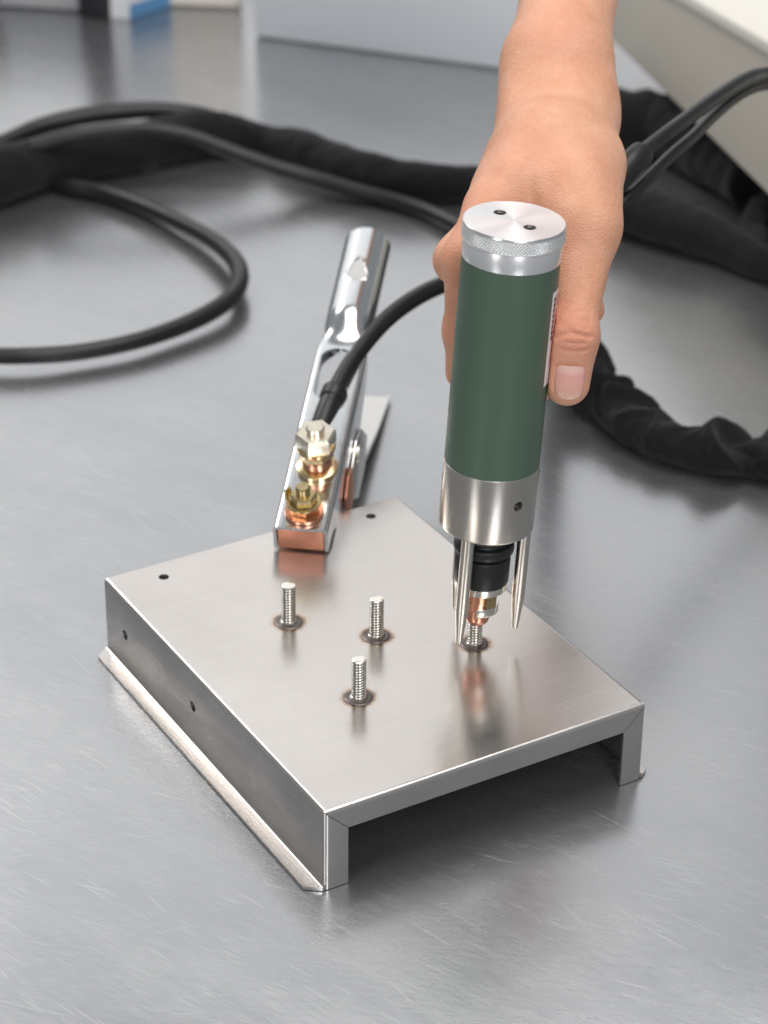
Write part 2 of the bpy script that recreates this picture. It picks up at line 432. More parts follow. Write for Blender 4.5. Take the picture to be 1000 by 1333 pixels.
# welding machine, top right
ma = np.array([174.7, 849.0]); mb = np.array([243.0, 594.7]); me_ = (mb-ma)/np.linalg.norm(mb-ma); mn = np.array([-me_[1], me_[0]])
mach = empty("welding_machine", "cream welding machine on black feet at the top right corner", "machine", mw=frame((ma[0], ma[1], 0), (me_[0], me_[1], 0), (mn[0], mn[1], 0), (0, 0, 1)))
hz = lambda s: 101.08 + s*0.1039
MZ = 45.0
V, F = [], []
for s in (-160, 420):
    for (yy, zz) in ((0, MZ), (0, hz(s)), (260, hz(s)), (260, MZ)): V.append((s, yy, zz))
F = [(0, 1, 2, 3), (7, 6, 5, 4), (0, 4, 5, 1), (1, 5, 6, 2), (2, 6, 7, 3), (3, 7, 4, 0)]
bevel(link("body", V, F, 'cream', mach, False), 2.5, 3)
V = []
for s in (-163, 423):
    for (yy, zz) in ((-5, hz(s)+0.6), (-5, hz(s)+8), (14, hz(s)+22), (262, hz(s)+22), (262, hz(s)+0.6)): V.append((s, yy, zz))
F = [(0, 1, 2, 3, 4), (9, 8, 7, 6, 5)] + [(i, (i+1) % 5, 5+(i+1) % 5, 5+i) for i in range(5)]
bevel(link("cover", V, F, 'cream_light', mach, False), 2.0, 3)
V = []
for s in (-100, 224):
    for (yy, zz) in ((20, hz(s)+22.3), (24, hz(s)+30), (70, hz(s)+30), (74, hz(s)+22.3)): V.append((s, yy, zz))
bevel(link("handle", V, [(0, 1, 2, 3), (7, 6, 5, 4), (0, 4, 5, 1), (1, 5, 6, 2), (2, 6, 7, 3), (3, 7, 4, 0)], 'grey_box', mach, False), 3, 3)
for s in (-140, 330):
    for yy in (24, 230):
        link("foot", *lathe([(0, 0.2), (13, 0.2), (15, 3), (17, MZ-0.3), (0, MZ-0.3)], 28, (s, yy)), 'black_rubber', mach)

# ------------------------------------------------------------------ cables and sleeves lying on the table
SLEEVE = [(-244.1,663.8,18.8,18.8),(-218.2,680.1,18.0,18.0),(-197.4,702.5,16.3,16.3),(-175.0,716.8,15.0,15.0),(-152.1,730.2,14.6,14.6),(-128.7,742.6,15.2,15.2),(-105.3,757.8,15.4,15.4),(-80.9,763.6,13.9,13.9),(-58.7,766.1,9.0,9.0),(-40.7,751.2,11.4,11.4),(-20.4,732.4,11.7,11.7),(-0.5,710.2,12.6,12.6),(18.9,697.2,12.9,12.9),(47.6,689.2,11.9,11.9),(76.3,689.9,11.0,11.0),(109.4,682.4,11.4,11.4),(141.5,664.4,13.2,13.2),(168.1,644.3,14.9,14.9),(189.6,625.5,15.2,15.2),(211.0,609.0,14.1,14.1),(227.6,593.4,11.3,11.3),(243.6,575.1,9.9,9.9),(268.3,559.8,9.8,9.8)]
nz = vnoise(3)
o = link("fabric_hose", *tube(SLEEVE, 40, 2.5, lambda s, th, u: 1+0.09*nz(s, th, 13)+0.05*nz(s*1.7+50, th*2, 6), smooth_it=14, floor=0.3), 'fabric')
tag(o, "thick black woven hose sleeve lying across the back of the table", "hose")
C_A = [(-249.9,702.0,20.0,5.3),(-223.6,721.1,22.0,5.3),(-201.8,742.0,25.0,5.9),(-178.3,752.5,28.0,5.9),(-154.1,757.6,30.0,5.9),(-129.9,762.5,30.0,5.4),(-110.3,764.3,28.0,5.4),(-93.4,768.3,23.0,5.5),(-78.5,766.6,17.0,5.0)]
tag(link("power_cable", *tube(C_A, 16), 'cable'), "black cable running over the far side of the thick hose", "cable")
C_B = [(-200.0,692.5,32.0,4.3),(-181.3,697.1,36.0,4.3),(-162.6,701.6,38.0,4.3),(-141.7,707.5,38.0,4.3),(-120.3,708.2,37.0,4.3),(-101.2,708.6,33.0,4.3),(-77.2,705.0,25.0,4.6),(-53.1,700.2,18.0,4.6),(-29.0,696.8,12.0,4.8),(-4.9,687.3,9.0,4.8),(23.9,675.7,6.0,5.2),(47.4,658.2,5.0,5.2),(65.8,636.3,5.0,5.1),(88.3,615.0,5.0,5.0),(111.0,610.0,5.0,5.0)]
tag(link("power_cable", *tube(C_B, 16), 'cable'), "black cable leaving the near side of the hose towards the hand", "cable")
C_C = [(-204.1,712.6,6.0,5.3),(-177.3,690.7,6.0,5.3),(-157.3,682.6,6.0,5.2),(-131.8,663.8,6.0,5.2),(-106.1,636.0,7.0,5.1),(-83.1,604.4,9.0,5.2),(-67.5,571.4,11.0,5.4),(-62.5,545.8,11.0,5.3),(-65.6,523.9,10.0,5.2),(-76.5,504.4,9.0,5.2),(-94.4,485.2,8.0,4.9),(-118.1,466.1,8.0,4.6),(-146.0,453.0,8.0,4.6),(-170.1,446.6,9.0,4.6),(-194.9,446.0,9.0,4.6),(-224.5,449.9,9.0,4.6)]
tag(link("power_cable", *tube(C_C, 18), 'cable'), "black cable bent back in a loop, left of the clamp handle", "cable")
BK = [(159.1,788.0,19.1,19.1),(175.9,779.3,21.0,21.0),(193.6,779.4,17.5,21.5),(211.6,758.1,17.5,20.8),(230.2,724.2,17.0,19.4),(249.1,680.4,17.0,18.0)]
nb = vnoise(8)
tag(link("fabric_hose", *tube(BK, 36, 2.5, lambda s, th, u: 1+0.14*nb(s, th, 9), floor=0.3), 'fabric'), "short black sleeve end going under the cream machine", "hose")
BN = [(239.8,597.3,7.3,7.3),(245.9,647.5,7.9,7.9),(260.9,674.2,8.5,8.5),(282.0,689.4,8.6,8.6)]
nq = vnoise(11)
tag(link("fabric_hose", *tube(BN, 30, 2, lambda s, th, u: 1.15+0.16*nq(s, th, 6), floor=0.3), 'fabric'), "bunched black sleeve under the right edge of the machine", "hose")

CRM = [(112, 672, 11, 10.5), (104, 610, 11, 10.5), (96, 550, 11, 10.5), (95, 505, 11, 10.7)] + [(103.8,460.3,10.9,10.9),(121.5,443.3,11.1,11.1),(132.0,415.0,11.8,11.8),(141.8,384.1,11.9,11.9),(155.9,362.8,12.1,12.1),(170.3,349.2,11.6,11.6),(185.1,342.2,11.2,11.2),(200.2,339.6,11.9,11.9),(217.2,337.7,12.3,12.3),(244.7,341.5,12.3,12.3)] + [(300, 352, 12, 12), (380, 380, 12, 12)]
CRM_LEAD = sum(math.dist(CRM[q][:2], CRM[q+1][:2]) for q in range(4))
CRM = [(x, y, z*0.86, q*1.08) for x, y, z, q in CRM]      # the empty cloth sags onto the table
nc = vnoise(21); nd = vnoise(5)
FOLDS = [(f0+CRM_LEAD, f1, f2, f3) for f0, f1, f2, f3 in [(10, 0.35, 4, 0.4), (22, -0.22, 6, 0.2), (38, 0.60, 4.2, 0.1), (50, -0.28, 6, 0.5), (62, 0.32, 3, 0.0), (76, 0.66, 4.2, -0.3), (87, -0.28, 6, 0.3), (97, 0.36, 3.5, 0.5), (112, 0.14, 3, -0.4), (126, 0.12, 4, 0.1), (140, 0.12, 3, 0.6), (160, 0.55, 4.5, 0.3), (172, -0.25, 6, 0.3), (186, 0.3, 4, -0.2)]]
def crumple(s, th, u):
    w = s + 7*math.sin(th+0.6) + 4.0*nc(s, th*1.5, 16)
    d = 0
    for c, a, wd, ph in FOLDS:
        x = (w-c-6*math.sin(th*2+ph*5))/wd
        x = x if x > 0 else x*0.62                     # folds lean over: one steep flank
        d += a*math.exp(-abs(x)**1.7)*(0.5+0.5*math.cos(th-1.45-ph))
    return max(0.45, 0.80+d*1.6+0.05*nd(s, th, 9)+0.05*nc(s*2.1, th*2, 5))
tag(link("crumpled_sleeve", *tube(CRM, 96, 0.8, crumple, floor=0.25, smooth_it=40), 'fabric', angle=180), "crumpled black fabric sleeve in folds on the table, right of the thumb", "sleeve")

P1 = [(122, 470, 22, 4.9), (112, 420, 40, 4.9), (108, 350, 95, 4.9), (112, 305, 145, 4.9)] + [(131.1,292.0,185.4,3.5),(138.8,303.0,188.1,3.5),(150.1,320.0,189.8,3.5),(165.9,350.0,188.3,3.6),(183.1,385.0,185.1,3.7),(199.2,420.0,179.5,3.8),(214.0,450.0,171.2,3.9),(250.3,500.0,153.5,4.1),(296.6,560.0,117.6,4.3)]
P2 = [(126, 480, 18, 3.6), (118, 425, 36, 3.6), (114, 360, 85, 3.6), (116, 308, 130, 3.6)] + [(123.8,282.0,166.3,2.8),(133.7,292.0,172.0,2.8),(141.4,303.0,175.1,2.8),(152.8,325.0,176.5,2.9),(165.0,350.0,175.6,2.9),(178.1,385.0,172.5,3.0),(192.4,415.0,171.3,3.1),(206.0,440.0,168.2,3.1),(220.7,465.0,160.9,3.2),(251.8,505.0,145.3,3.3),(297.1,560.0,113.1,3.4)]
gc = link("gun_cable", *tube(P1, 18), 'cable')
tag(gc, "upper black cable with a rubber boot, arching right from behind the wrist", "cable")
BOOT = [(118.9,279.0,176.4,5.9),(125.4,286.0,181.0,6.1),(131.1,292.0,185.4,6.1),(135.8,299.0,187.1,6.0),(136.7,300.5,187.6,5.4),(137.1,301.0,187.8,3.8)]
link("boot", *tube(BOOT, 28, 0.8, smooth_it=1), 'black_rubber', gc)
tag(link("gun_cable", *tube(P2, 16), 'cable'), "thinner black cable just under the booted one, right of the wrist", "cable")

# ------------------------------------------------------------------ the folded sheet-metal bracket
YAW = 0.5368755; cy, sy = math.cos(YAW), math.sin(YAW)
BR = frame((0, 0, 0), (cy, sy, 0), (-sy, cy, 0), (0, 0, 1))
br = empty("sheet_metal_bracket", "folded stainless sheet bracket with welded threaded studs, standing in front", "bracket", mw=BR)
T_, RO, RI, G = 1.5, 1.8, 0.3, 0.15
E_ = 10.5
def arc(cx, cz, r, a0, a1, n=6): return [(cx+r*math.cos(R(a0+(a1-a0)*i/n)), cz+r*math.sin(R(a0+(a1-a0)*i/n))) for i in range(n+1)]
BOT = 0.4
tp = link("top_panel", *box(RO, W_-RO, RO, L_, H_-T_, H_), 'plate_top', br, False)
def hole(x, y, r, z0, z1): return lathe([(0, z0), (r, z0), (r, z1), (0, z1)], 32, (x, y))
cut(tp, [hole(23.4, 186, 2.3, H_-5, H_+3), hole(129.5, 187.6, 2.3, H_-5, H_+3)])
for side in (0, 1):
    fx = (lambda p: p) if side == 0 else (lambda p: (W_-p[0], p[1], p[2]))
    FB = 1.1                                   # foot bend radius (outer sheet surface, concave side)
    out = arc(RO, H_-RO, RO, 90, 180) + [(0, FB+BOT+T_)]
    inn = arc(RO, H_-RO, RI, 90, 180) + [(T_, FB+BOT+T_)]
    sp = link("side_panel", *xf(strip_prism(out, inn, RO, L_, 1), fx), 'plate_side', br)
    def hx(y, z, r): return xf(lathe([(0, -6), (r, -6), (r, 8), (0, 8)], 28), lambda p: fx((p[2], y+p[0], z+p[1])))
    cut(sp, [hx(177.9, 18.9, 2.4), hx(112.3, 20.2, 2.4)])
    # foot: bend outward, then a flat lip with clipped corners
    fo = arc(-FB, FB+BOT+T_, FB, 0, -90, 6); fi = arc(-FB, FB+BOT+T_, FB+T_, 0, -90, 6)
    fl_ = -7.0 if side == 0 else -4.6
    fo += [(fl_, BOT+T_)]; fi += [(fl_, BOT)]
    clip = lambda p: max(0.0, (-p[0]-1.0))*0.75
    vf = strip_prism(fo, fi, lambda p: 0.3+clip(p), lambda p: L_-clip(p), 1)
    link("flange", *xf(vf, fx), 'plate_side', br)
    # front leg lip
    lo = arc(RO, RO, RO, 180, 270) + [(E_, 0)]; li = arc(RO, RO, RI, 180, 270) + [(E_, T_)]
    vf = strip_prism(lo, li, BOT, lambda p: H_-max(p[0], 0.2)-0.22, 2)
    link("front_leg", *xf(vf, fx), 'plate_side', br)
lo = arc(RO, H_-RO, RO, 90, 180) + [(0, H_-E_)]; li = arc(RO, H_-RO, RI, 90, 180) + [(T_, H_-E_)]
link("front_lip", *strip_prism(lo, li, lambda p: max(H_-p[1], 0.2)+0.12, lambda p: W_-max(H_-p[1], 0.2)-0.12, 0), 'plate_top', br)

for xa, xb in ((RO+0.4, 62), (106, W_-RO-0.4)):  # unseen back pieces, added to keep light out of the bracket's inside
    link("back_shade_panel", *box(xa, xb, L_-1.9, L_-0.4, 2.0, H_-T_-0.05), 'plate_side', br, False)
# threaded studs, welded to the plate
def thread(r, z0, z1, pitch, depth, n=28, per=9):
    m = int((z1-z0)/pitch*per); V, F = [], []
    for i in range(m+1):
        z = z0+(z1-z0)*i/m
        for j in range(n):
            ph = (z/pitch - j/n) % 1.0
            tri = abs(ph*2-1); tri = min(1, max(0, (tri-0.22)/0.6))
            fade = min(1, (z-z0)/0.6, (z1-z)/0.6)
            rr = r - depth*tri*max(0, fade) - (0.5 if i == m else 0)
            V.append((rr*math.cos(2*math.pi*j/n), rr*math.sin(2*math.pi*j/n), z))
    for i in range(m):
        for j in range(n): F.append((i*n+j, i*n+(j+1) % n, (i+1)*n+(j+1) % n, (i+1)*n+j))
    V.append((0, 0, z1+0.15)); F += [(m*n+j, m*n+(j+1) % n, len(V)-1) for j in range(n)]
    return V, F
stud_mesh = None
for i, (x, y) in enumerate(STUDS):
    if i == 0:
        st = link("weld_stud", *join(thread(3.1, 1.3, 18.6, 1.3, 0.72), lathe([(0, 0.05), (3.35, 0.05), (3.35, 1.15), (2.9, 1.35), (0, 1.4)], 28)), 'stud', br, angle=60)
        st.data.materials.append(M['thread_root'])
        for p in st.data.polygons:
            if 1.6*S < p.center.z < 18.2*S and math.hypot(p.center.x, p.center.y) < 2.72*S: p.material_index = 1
        rg = random.Random(4); V, F = lathe([(2.6, 0.7), (3.5, 0.72), (4.0, 0.32), (4.6, 0.40), (5.3, 0.28), (5.7, 0.12), (5.85, 0.03)], 40)
        V = [(vx*(1+0.025*math.sin(math.atan2(vy, vx)*3+1)), vy*(1+0.025*math.sin(math.atan2(vy, vx)*3+1)), vz*(0.85+0.3*rg.random())) for vx, vy, vz in V]
        ring = link("weld_bead", V, F, 'scorch', st, angle=70)
    else:
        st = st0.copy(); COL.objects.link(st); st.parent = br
        ring = ring0.copy(); COL.objects.link(ring); ring.parent = st; ring.rotation_euler.z = i*1.3
    if i == 0: st0, ring0 = st, ring
    st.location = (x*S, y*S, H_*S)
    if i: st.rotation_euler.z = i*0.9

# ------------------------------------------------------------------ stud welding gun
AX = np.array([0.052918, 0.017428, 0.998447]); AX /= np.linalg.norm(AX)
S0 = np.array([60.151, 120.463, 37.379])
ax = np.array([1, 0, 0]) - AX*AX[0]; ax /= np.linalg.norm(ax); ay = np.cross(AX, ax)
GF = frame(S0, ax, ay, AX)
gun = empty("stud_welding_gun", "green cylindrical stud welding gun held upright over a stud on the bracket", "welding gun", mw=GF)
RG = 19.35
# knurled cap
V, F = [], []
n, m = 720, 40
kz0, kz1 = 185.2, 190.9
for i in range(m+1):
    z = kz0+(kz1-kz0)*i/m
    for j in range(n):
        u = j/n*90; v = (z-kz0)/1.45
        a = abs(((u+v) % 1)*2-1); b = abs(((u-v) % 1)*2-1)
        hgt = min(a, b)
        k = 1 if 0.06 < i/m < 0.94 else 0
        rr = 20.25 - 0.24*(1-min(1, hgt*1.9))*k
        V.append((rr*math.cos(2*math.pi*j/n), rr*math.sin(2*math.pi*j/n), z))
for i in range(m):
    for j in range(n): F.append((i*n+j, i*n+(j+1) % n, (i+1)*n+(j+1) % n, (i+1)*n+j))
kn = (V, F)
top = lathe([(20.25, kz1), (20.1, 191.4), (19.7, 191.75), (0, 191.75)], 720)
und = lathe([(20.25, kz0), (20.0, 184.9), (0, 184.9)], 720)
cap = link("cap", *join(kn, top, und), 'cap', gun, angle=50)
bm = bmesh.new(); bm.from_mesh(cap.data); bmesh.ops.remove_doubles(bm, verts=bm.verts, dist=1e-6); bmesh.ops.recalc_face_normals(bm, faces=bm.faces); bm.to_mesh(cap.data); bm.free()
ca = [(-5.37,7.38),(5.67,-6.06)]
cut(cap, [hole(hx_, hy_, 2.55, 186.2, 196) for hx_, hy_ in ca])
cap.data.materials.append(M['knurl'])
for p in cap.data.polygons:
    if p.center.z > 185.25*S and p.center.z < 190.85*S and math.hypot(p.center.x, p.center.y) > 19.6*S: p.material_index = 1
for hx_, hy_ in ca:
    rows = []
    for q in range(7): rows += [(2.5, 191.0-q*0.65), (2.05, 190.68-q*0.65)]
    link("threaded_hole", *lathe(rows+[(2.05, 186.4), (0, 186.4)], 28, (hx_, hy_)), 'dark_hole', cap)
link("cap_ring", *lathe([(0, 177.1), (19.42, 177.1), (19.5, 177.3), (19.5, 184.5), (19.3, 184.8), (0, 184.85)], 96), 'alu', gun)
link("grip_sleeve", *lathe([(0, 87.9), (RG, 87.9), (RG, 176.95), (RG-0.2, 177.05), (0, 177.05)], 128), 'green', gun)
# sticker on the right flank
def patch(t0, t1, a0, a1, r, na=14, slant=0, nt=6):
    V, F = [], []
    for i in range(nt+1):
        t = t0+(t1-t0)*i/nt
        for j in range(na+1):
            a = R(a0+slant*(i/nt)+(a1-a0)*j/na); V.append((r*math.cos(a), r*math.sin(a), t))
    for i in range(nt):
        for j in range(na): F.append((i*(na+1)+j, i*(na+1)+j+1, (i+1)*(na+1)+j+1, (i+1)*(na+1)+j))
    return V, F
stk = link("sticker", *patch(126.0, 166.5, -30, 10, RG+0.08), 'sticker', gun)
link("pink_band", *patch(134, 164.5, -21, 6, RG+0.12), 'print_pink', stk)
rr_ = random.Random(2)
prt = []
for i in range(8):
    t = 145.5+i*2.35
    prt.append(patch(t, t+1.9, -24.5, -20.5+rr_.uniform(-0.5, 0.5), RG+0.16, 4, 0, 1))
    prt.append(patch(t+0.5, t+1.2, -21, -17.5, RG+0.165, 4, 0, 1))
link("print", *join(*prt), 'print_dark', stk, False)
# collar
col = link("collar", *lathe([(0, 58.4), (18.7, 58.4), (19.25, 58.7), (19.55, 59.4), (19.62, 87.2), (19.55, 87.7), (RG+0.05, 87.85), (0, 87.85)], 128), 'collar', gun)
def radial(t, a, r, r0, r1, n=28):
    ca_, sa_ = math.cos(R(a)), math.sin(R(a))
    return xf(lathe([(0, r0), (r, r0), (r, r1), (0, r1)], n), lambda p: (p[2]*ca_-p[0]*sa_, p[2]*sa_+p[0]*ca_, t+p[1]))
SCR = [(75.52, -55.34), (78.2, 181), (78.2, 60)]
cut(col, [radial(t, a, 2.1, 14.5, 24) for t, a in SCR])
for t, a in SCR:
    ca_, sa_ = math.cos(R(a)), math.sin(R(a))
    sc_ = lathe([(0.95, 15.0), (0.95, 17.4), (1.7, 17.6), (2.0, 17.2), (2.0, 14.7)], 24)
    hx6 = lathe([(0.0, 15.2), (0.97, 15.2)], 6)
    link("set_screw", *xf(join(sc_, hx6), lambda p: (p[2]*ca_-p[0]*sa_, p[2]*sa_+p[0]*ca_, t+p[1])), 'dark_hole', col)
for a in (-118, 2, 122):
    px, py = 16.2*math.cos(R(a)), 16.2*math.sin(R(a))
    link("prong", *lathe([(0, 8.6), (1.0, 8.6), (1.3, 8.9), (2.55, 22.5), (2.75, 25), (2.75, 60), (0, 60)], 28, (px, py)), 'prong', gun)
link("bellows", *lathe([(0, 32.02), (10.9, 32.02), (11.35, 32.42), (11.5, 33.52), (11.5, 43.6), (11.1, 44.4), (10.0, 44.9), (9.9, 45.6), (11.6, 46.0), (12.4, 46.8), (12.6, 48.0), (12.5, 49.6), (12.0, 50.6), (10.4, 51.3), (10.0, 52.0), (10.4, 52.8), (12, 53.5), (12.5, 54.8), (12.3, 56.4), (11, 57.2), (10.6, 58.5)], 72), 'black_rubber', gun)
link("chuck_ring", *lathe([(0, 28.4), (10.4, 28.4), (10.9, 28.799999999999997), (10.9, 31.770000000000003), (10.5, 31.970000000000002), (0, 31.970000000000002)], 64), 'stud', gun)
link("collet", *join(lathe([(0, 18.64), (6.0, 18.64), (6.4, 19.14), (6.4, 28.299999999999997), (0, 28.299999999999997)], 48), lathe([(3.05, 11.2), (3.9, 11.2), (4.7, 12.2), (5.0, 13.6), (4.9, 15.0), (4.5, 18.54), (0, 18.59)], 48)), 'copper', gun)
nutv = xf(lathe([(6.5, 17.6), (8.2, 17.6), (8.4, 17.9), (8.4, 21.0), (8.2, 21.3), (6.5, 21.3), (6.5, 17.6)], 48), lambda p: p)
keep = [f for f in nutv[1] if all(-100 < math.degrees(math.atan2(nutv[0][i][1], nutv[0][i][0])) < 75 for i in f)]
link("clip_ring", nutv[0], keep, 'stud', gun)
link("collet_key", *xf(box(3.2, 8.2, -2.4, 2.4, 21.4, 27.6), lambda p: (p[0]*math.cos(-0.9)-p[1]*math.sin(-0.9), p[0]*math.sin(-0.9)+p[1]*math.cos(-0.9), p[2])), 'brass', gun, False)

# ------------------------------------------------------------------ ground clamp biting the back edge of the bracket
F0 = np.array([-15.9, 192., 51.]); RR = np.array([12.7, 408., 103.5])
c1 = RR-F0; c1 /= np.linalg.norm(c1); c2 = np.cross(c1, [0, 0, 1]); c2 /= np.linalg.norm(c2); c3 = np.cross(c2, c1)
CF = frame(F0, c1, c2, c3)
CFm = np.array([c1, c2, c3])
cl = empty("ground_clamp", "shiny zinc ground clamp biting the back edge of the bracket, handle pointing away", "clamp", mw=CF)
def to_clamp(p): return tuple(CFm @ (np.array(p, float)-F0))
# upper body: channel that closes into a tube; sections along s
def section(s):
    """24 outer points of the section from the left wall's foot over the top to the right wall's foot"""
    if s < 128: q = 0
    else:
        q = min(1, (s-128)/24.0); q = q*q*(3-2*q)
    hw = 12.3-1.6*math.exp(-((s-140)/9.0)**2)
    ks = [0, 6, 14, 30, 52, 66, 84, 100, 122, 240]; vs = [13, 12.5, 13.5, 24, 31, 33, 31, 24, 14, 12]
    dep = float(np.interp(s, ks, vs)); rc = 2.2
    ch = [(-hw, -dep), (-hw, -dep*0.6), (-hw, -dep*0.3), (-hw, -rc)]
    for a in (157, 135, 112): ch.append((-hw+rc+rc*math.cos(R(a)), -rc+rc*math.sin(R(a))))
    for t in np.linspace(-1, 1, 10): ch.append(((hw-rc)*t, 0.0))
    for a in (68, 45, 23): ch.append((hw-rc+rc*math.cos(R(a)), -rc+rc*math.sin(R(a))))
    ch += [(hw, -rc), (hw, -dep*0.3), (hw, -dep*0.6), (hw, -dep)]
    tu = []
    nn = len(ch); rt_ = 11.7; hc = -5.0
    for i in range(nn):
        a = R(268-356*i/(nn-1)); a = R(270-360*(i+0.02)/(nn-1+0.04)) if False else a
        tu.append((rt_*math.cos(a), hc+rt_*math.sin(a)))
    pin = 3.2*math.exp(-((s-150)/7.0)**2)*0
    return [(c[0]*(1-q)+t[0]*q, c[1]*(1-q)+t[1]*q-pin) for c, t in zip(ch, tu)]
ss = list(np.concatenate([np.arange(0, 124, 3.0), np.arange(124, 214.1, 1.5)])); th_ = 1.5
nn = len(section(0)); V, F = [], []
def inset(sec):
    P = np.array(sec); Tn = np.gradient(P, axis=0); Tn /= np.linalg.norm(Tn, axis=1)[:, None]+1e-9
    return P + np.stack([Tn[:, 1], -Tn[:, 0]], 1)*th_
for s in ss:
    sec = section(s); ins = inset(sec)
    # pinched crease and pressed key shape where the channel turns into the tube
    V += [(s, p[0], p[1]) for p in sec] + [(s, p[0], p[1]) for p in ins]
for i in range(len(ss)-1):
    for j in range(nn-1):
        a = i*2*nn+j; b = (i+1)*2*nn+j
        F.append((a, a+1, b+1, b)); F.append((a+nn, b+nn, b+nn+1, a+nn+1))
    for j in (0, nn-1):
        a = i*2*nn+j; b = (i+1)*2*nn+j; F.append((a, b, b+nn, a+nn))
for i in (0, len(ss)-1):
    for j in range(nn-1): a = i*2*nn+j; F.append((a, a+nn, a+nn+1, a+1))
ub = link("upper_lever", V, F, 'zinc', cl, angle=38)
slot = [(95+7*math.cos(R(a)), -1+8*math.sin(R(a))) for a in range(90, 271, 15)] + [(119+7*math.cos(R(a)), -1+8*math.sin(R(a))) for a in range(-90, 91, 15)]
key = [(171, -1.5), (173.5, -5.5), (177, -6.2), (180, -4.4), (183.5, -3.4), (187.5, -2.5), (190.5, 0), (187.5, 2.5), (183.5, 3.4), (180, 4.4), (177, 6.2), (173.5, 5.5), (171, 1.5)]
def slab(poly, z0, z1): return prism(poly, z0, z1, 2)
cut(ub, [slab(slot, -7, 8), xf(lathe([(0, -30), (4.2, -30), (4.2, 30), (0, 30)], 28), lambda p: (74+p[0], p[2], -20+p[1]))])
kp = link("pressed_key", *slab(key, 5.2, 6.95), 'zinc_dull', ub, False)
def drape(p):
    y = p[1]; zz = -5+math.sqrt(max(0, 11.7**2-y*y)); return (p[0], y, zz+(0.12 if p[2] > 6 else -1.0))
# pressed flat facet on the tube
kv = []
kn_ = 12; cx_, = (sum(k[0] for k in key)/len(key),)
bpy.data.objects.remove(kp)
cut(ub, [slab(key, 5.3, 12)])
V, F = [], []
for f_ in (1.0, 0.9):
    for k in key: V.append(((k[0]-cx_)*f_+cx_, k[1]*f_, 0))
V = [(v[0], v[1], (-5+math.sqrt(11.7**2-v[1]**2)+0.1) if i < len(key) else 5.75) for i, v in enumerate(V)]
nk = len(key)
F = [(i, (i+1) % nk, nk+(i+1) % nk, nk+i) for i in range(nk)] + [tuple(range(nk, 2*nk))]
kp = link("pressed_key", V, F, 'zinc_dull', ub, False)
# copper block in the front of the upper jaw
cb = link("copper_pad", *box(0.2, 44, -10.4, 10.4, -13.0, -1.7), 'copper_dull', cl, False); bevel(cb, 0.5)
cs = link("copper_pad", *xf(prism([(24, -13), (48, -24), (52, -30), (40, -33), (30, -27), (20, -15)], 8, 9.6, 1), lambda p: p), 'copper_dull', cl, False)
# bolts
def hexn(r, z0, z1, c, rot=0.0, ch=0.8):
    V, F = lathe([(0, z0), (r*0.97, z0), (r, z0+ch*0.5), (r, z1-ch), (r*0.9, z1), (0, z1)], 6, (0, 0))
    return [(c[0]+x*math.cos(rot)-y*math.sin(rot), c[1]+x*math.sin(rot)+y*math.cos(rot), z) for x, y, z in V], F
B1 = (10.5, 0.3); B2 = (40, 1.6)
bolt = link("clamp_bolt", *join(lathe([(0, 10.2), (3.2, 10.2), (3.2, 15.2), (2.7, 16.0), (0, 16.0)], 28, B1)), 'brass', cl)
link("hex_nut", *hexn(6.2, 7.2, 11.6, B1, 0.3), 'brass', bolt, angle=25)
link("lock_plate", *join(lathe([(0, 6.0), (7.6, 6.0), (7.8, 6.4), (7.6, 7.0), (0, 7.1)], 40, B1), xf(prism([(-3.5, 0), (3.5, 0), (2.6, 5.4), (-2.6, 5.4)], 0, 0.9, 1), lambda p: (B1[0]+p[0]*0.5+2.0, B1[1]-7.8+p[0]*0.3+p[1], 6.8+p[2]))), 'brass', bolt)
link("hex_base", *hexn(6.6, 2.0, 5.9, B1, 0.75), 'gold', bolt, angle=25)
wv, wf = lathe([(4.5, 0.15), (8.7, 0.15), (8.9, 0.6), (8.7, 1.8), (4.5, 1.8)], 40, B1)
link("spring_washer", wv, wf, 'copper', bolt)
tb2 = link("cable_bolt", *join(lathe([(0, 20), (4.3, 20), (4.3, 24.4), (3.6, 25.2), (0, 25.2)], 32, B2)), 'nickel', cl)
link("hex_nut", *hexn(9.4, 14.6, 22.4, B2, 0.2, 1.2), 'nickel', tb2, angle=25)
link("washer", *lathe([(0, 13.2), (9.0, 13.2), (9.0, 14.6), (0, 14.6)], 40, B2), 'gold', tb2)
link("hex_base", *hexn(8.0, 8.0, 13.0, B2, 0.55, 1.0), 'gold', tb2, angle=25)
link("bush", *lathe([(0, 3.2), (6.6, 3.2), (6.9, 3.6), (6.9, 7.6), (0, 7.9)], 40, B2), 'copper', tb2)
link("flat_washer", *lathe([(0, 0.2), (9.4, 0.2), (9.4, 1.9), (6.6, 3.1), (0, 3.1)], 48, B2), 'gold', tb2)
# pivot, spring and lower lever
pv = xf(lathe([(0, -15.4), (4.0, -15.4), (4.1, -14.6), (3.2, -14.0), (3.2, 14.0), (4.1, 14.6), (4.0, 15.4), (0, 15.6)], 28), lambda p: (74+p[0], p[2], -20+p[1]))
link("pivot_pin", *pv, 'nickel', cl)
hel = []
for i in range(0, 150):
    a = i/150*2*math.pi*6; hel.append(to_clamp((0, 0, 0)))
hp = [(74+7*math.cos(i*0.42), -8+16*i/90, -20+7*math.sin(i*0.42), 1.1) for i in range(90)]
Vh, Fh = [], []
for i in range(len(hp)):
    t0_ = np.array(hp[min(i+1, 89)][:3], float)-np.array(hp[max(i-1, 0)][:3], float); t0_ /= np.linalg.norm(t0_)
    a_ = np.cross(t0_, [0, 1, 0.01]); a_ /= np.linalg.norm(a_); b_ = np.cross(t0_, a_)
    for j in range(8): Vh.append(tuple(np.array(hp[i][:3])+1.1*(a_*math.cos(j*0.785)+b_*math.sin(j*0.785))))
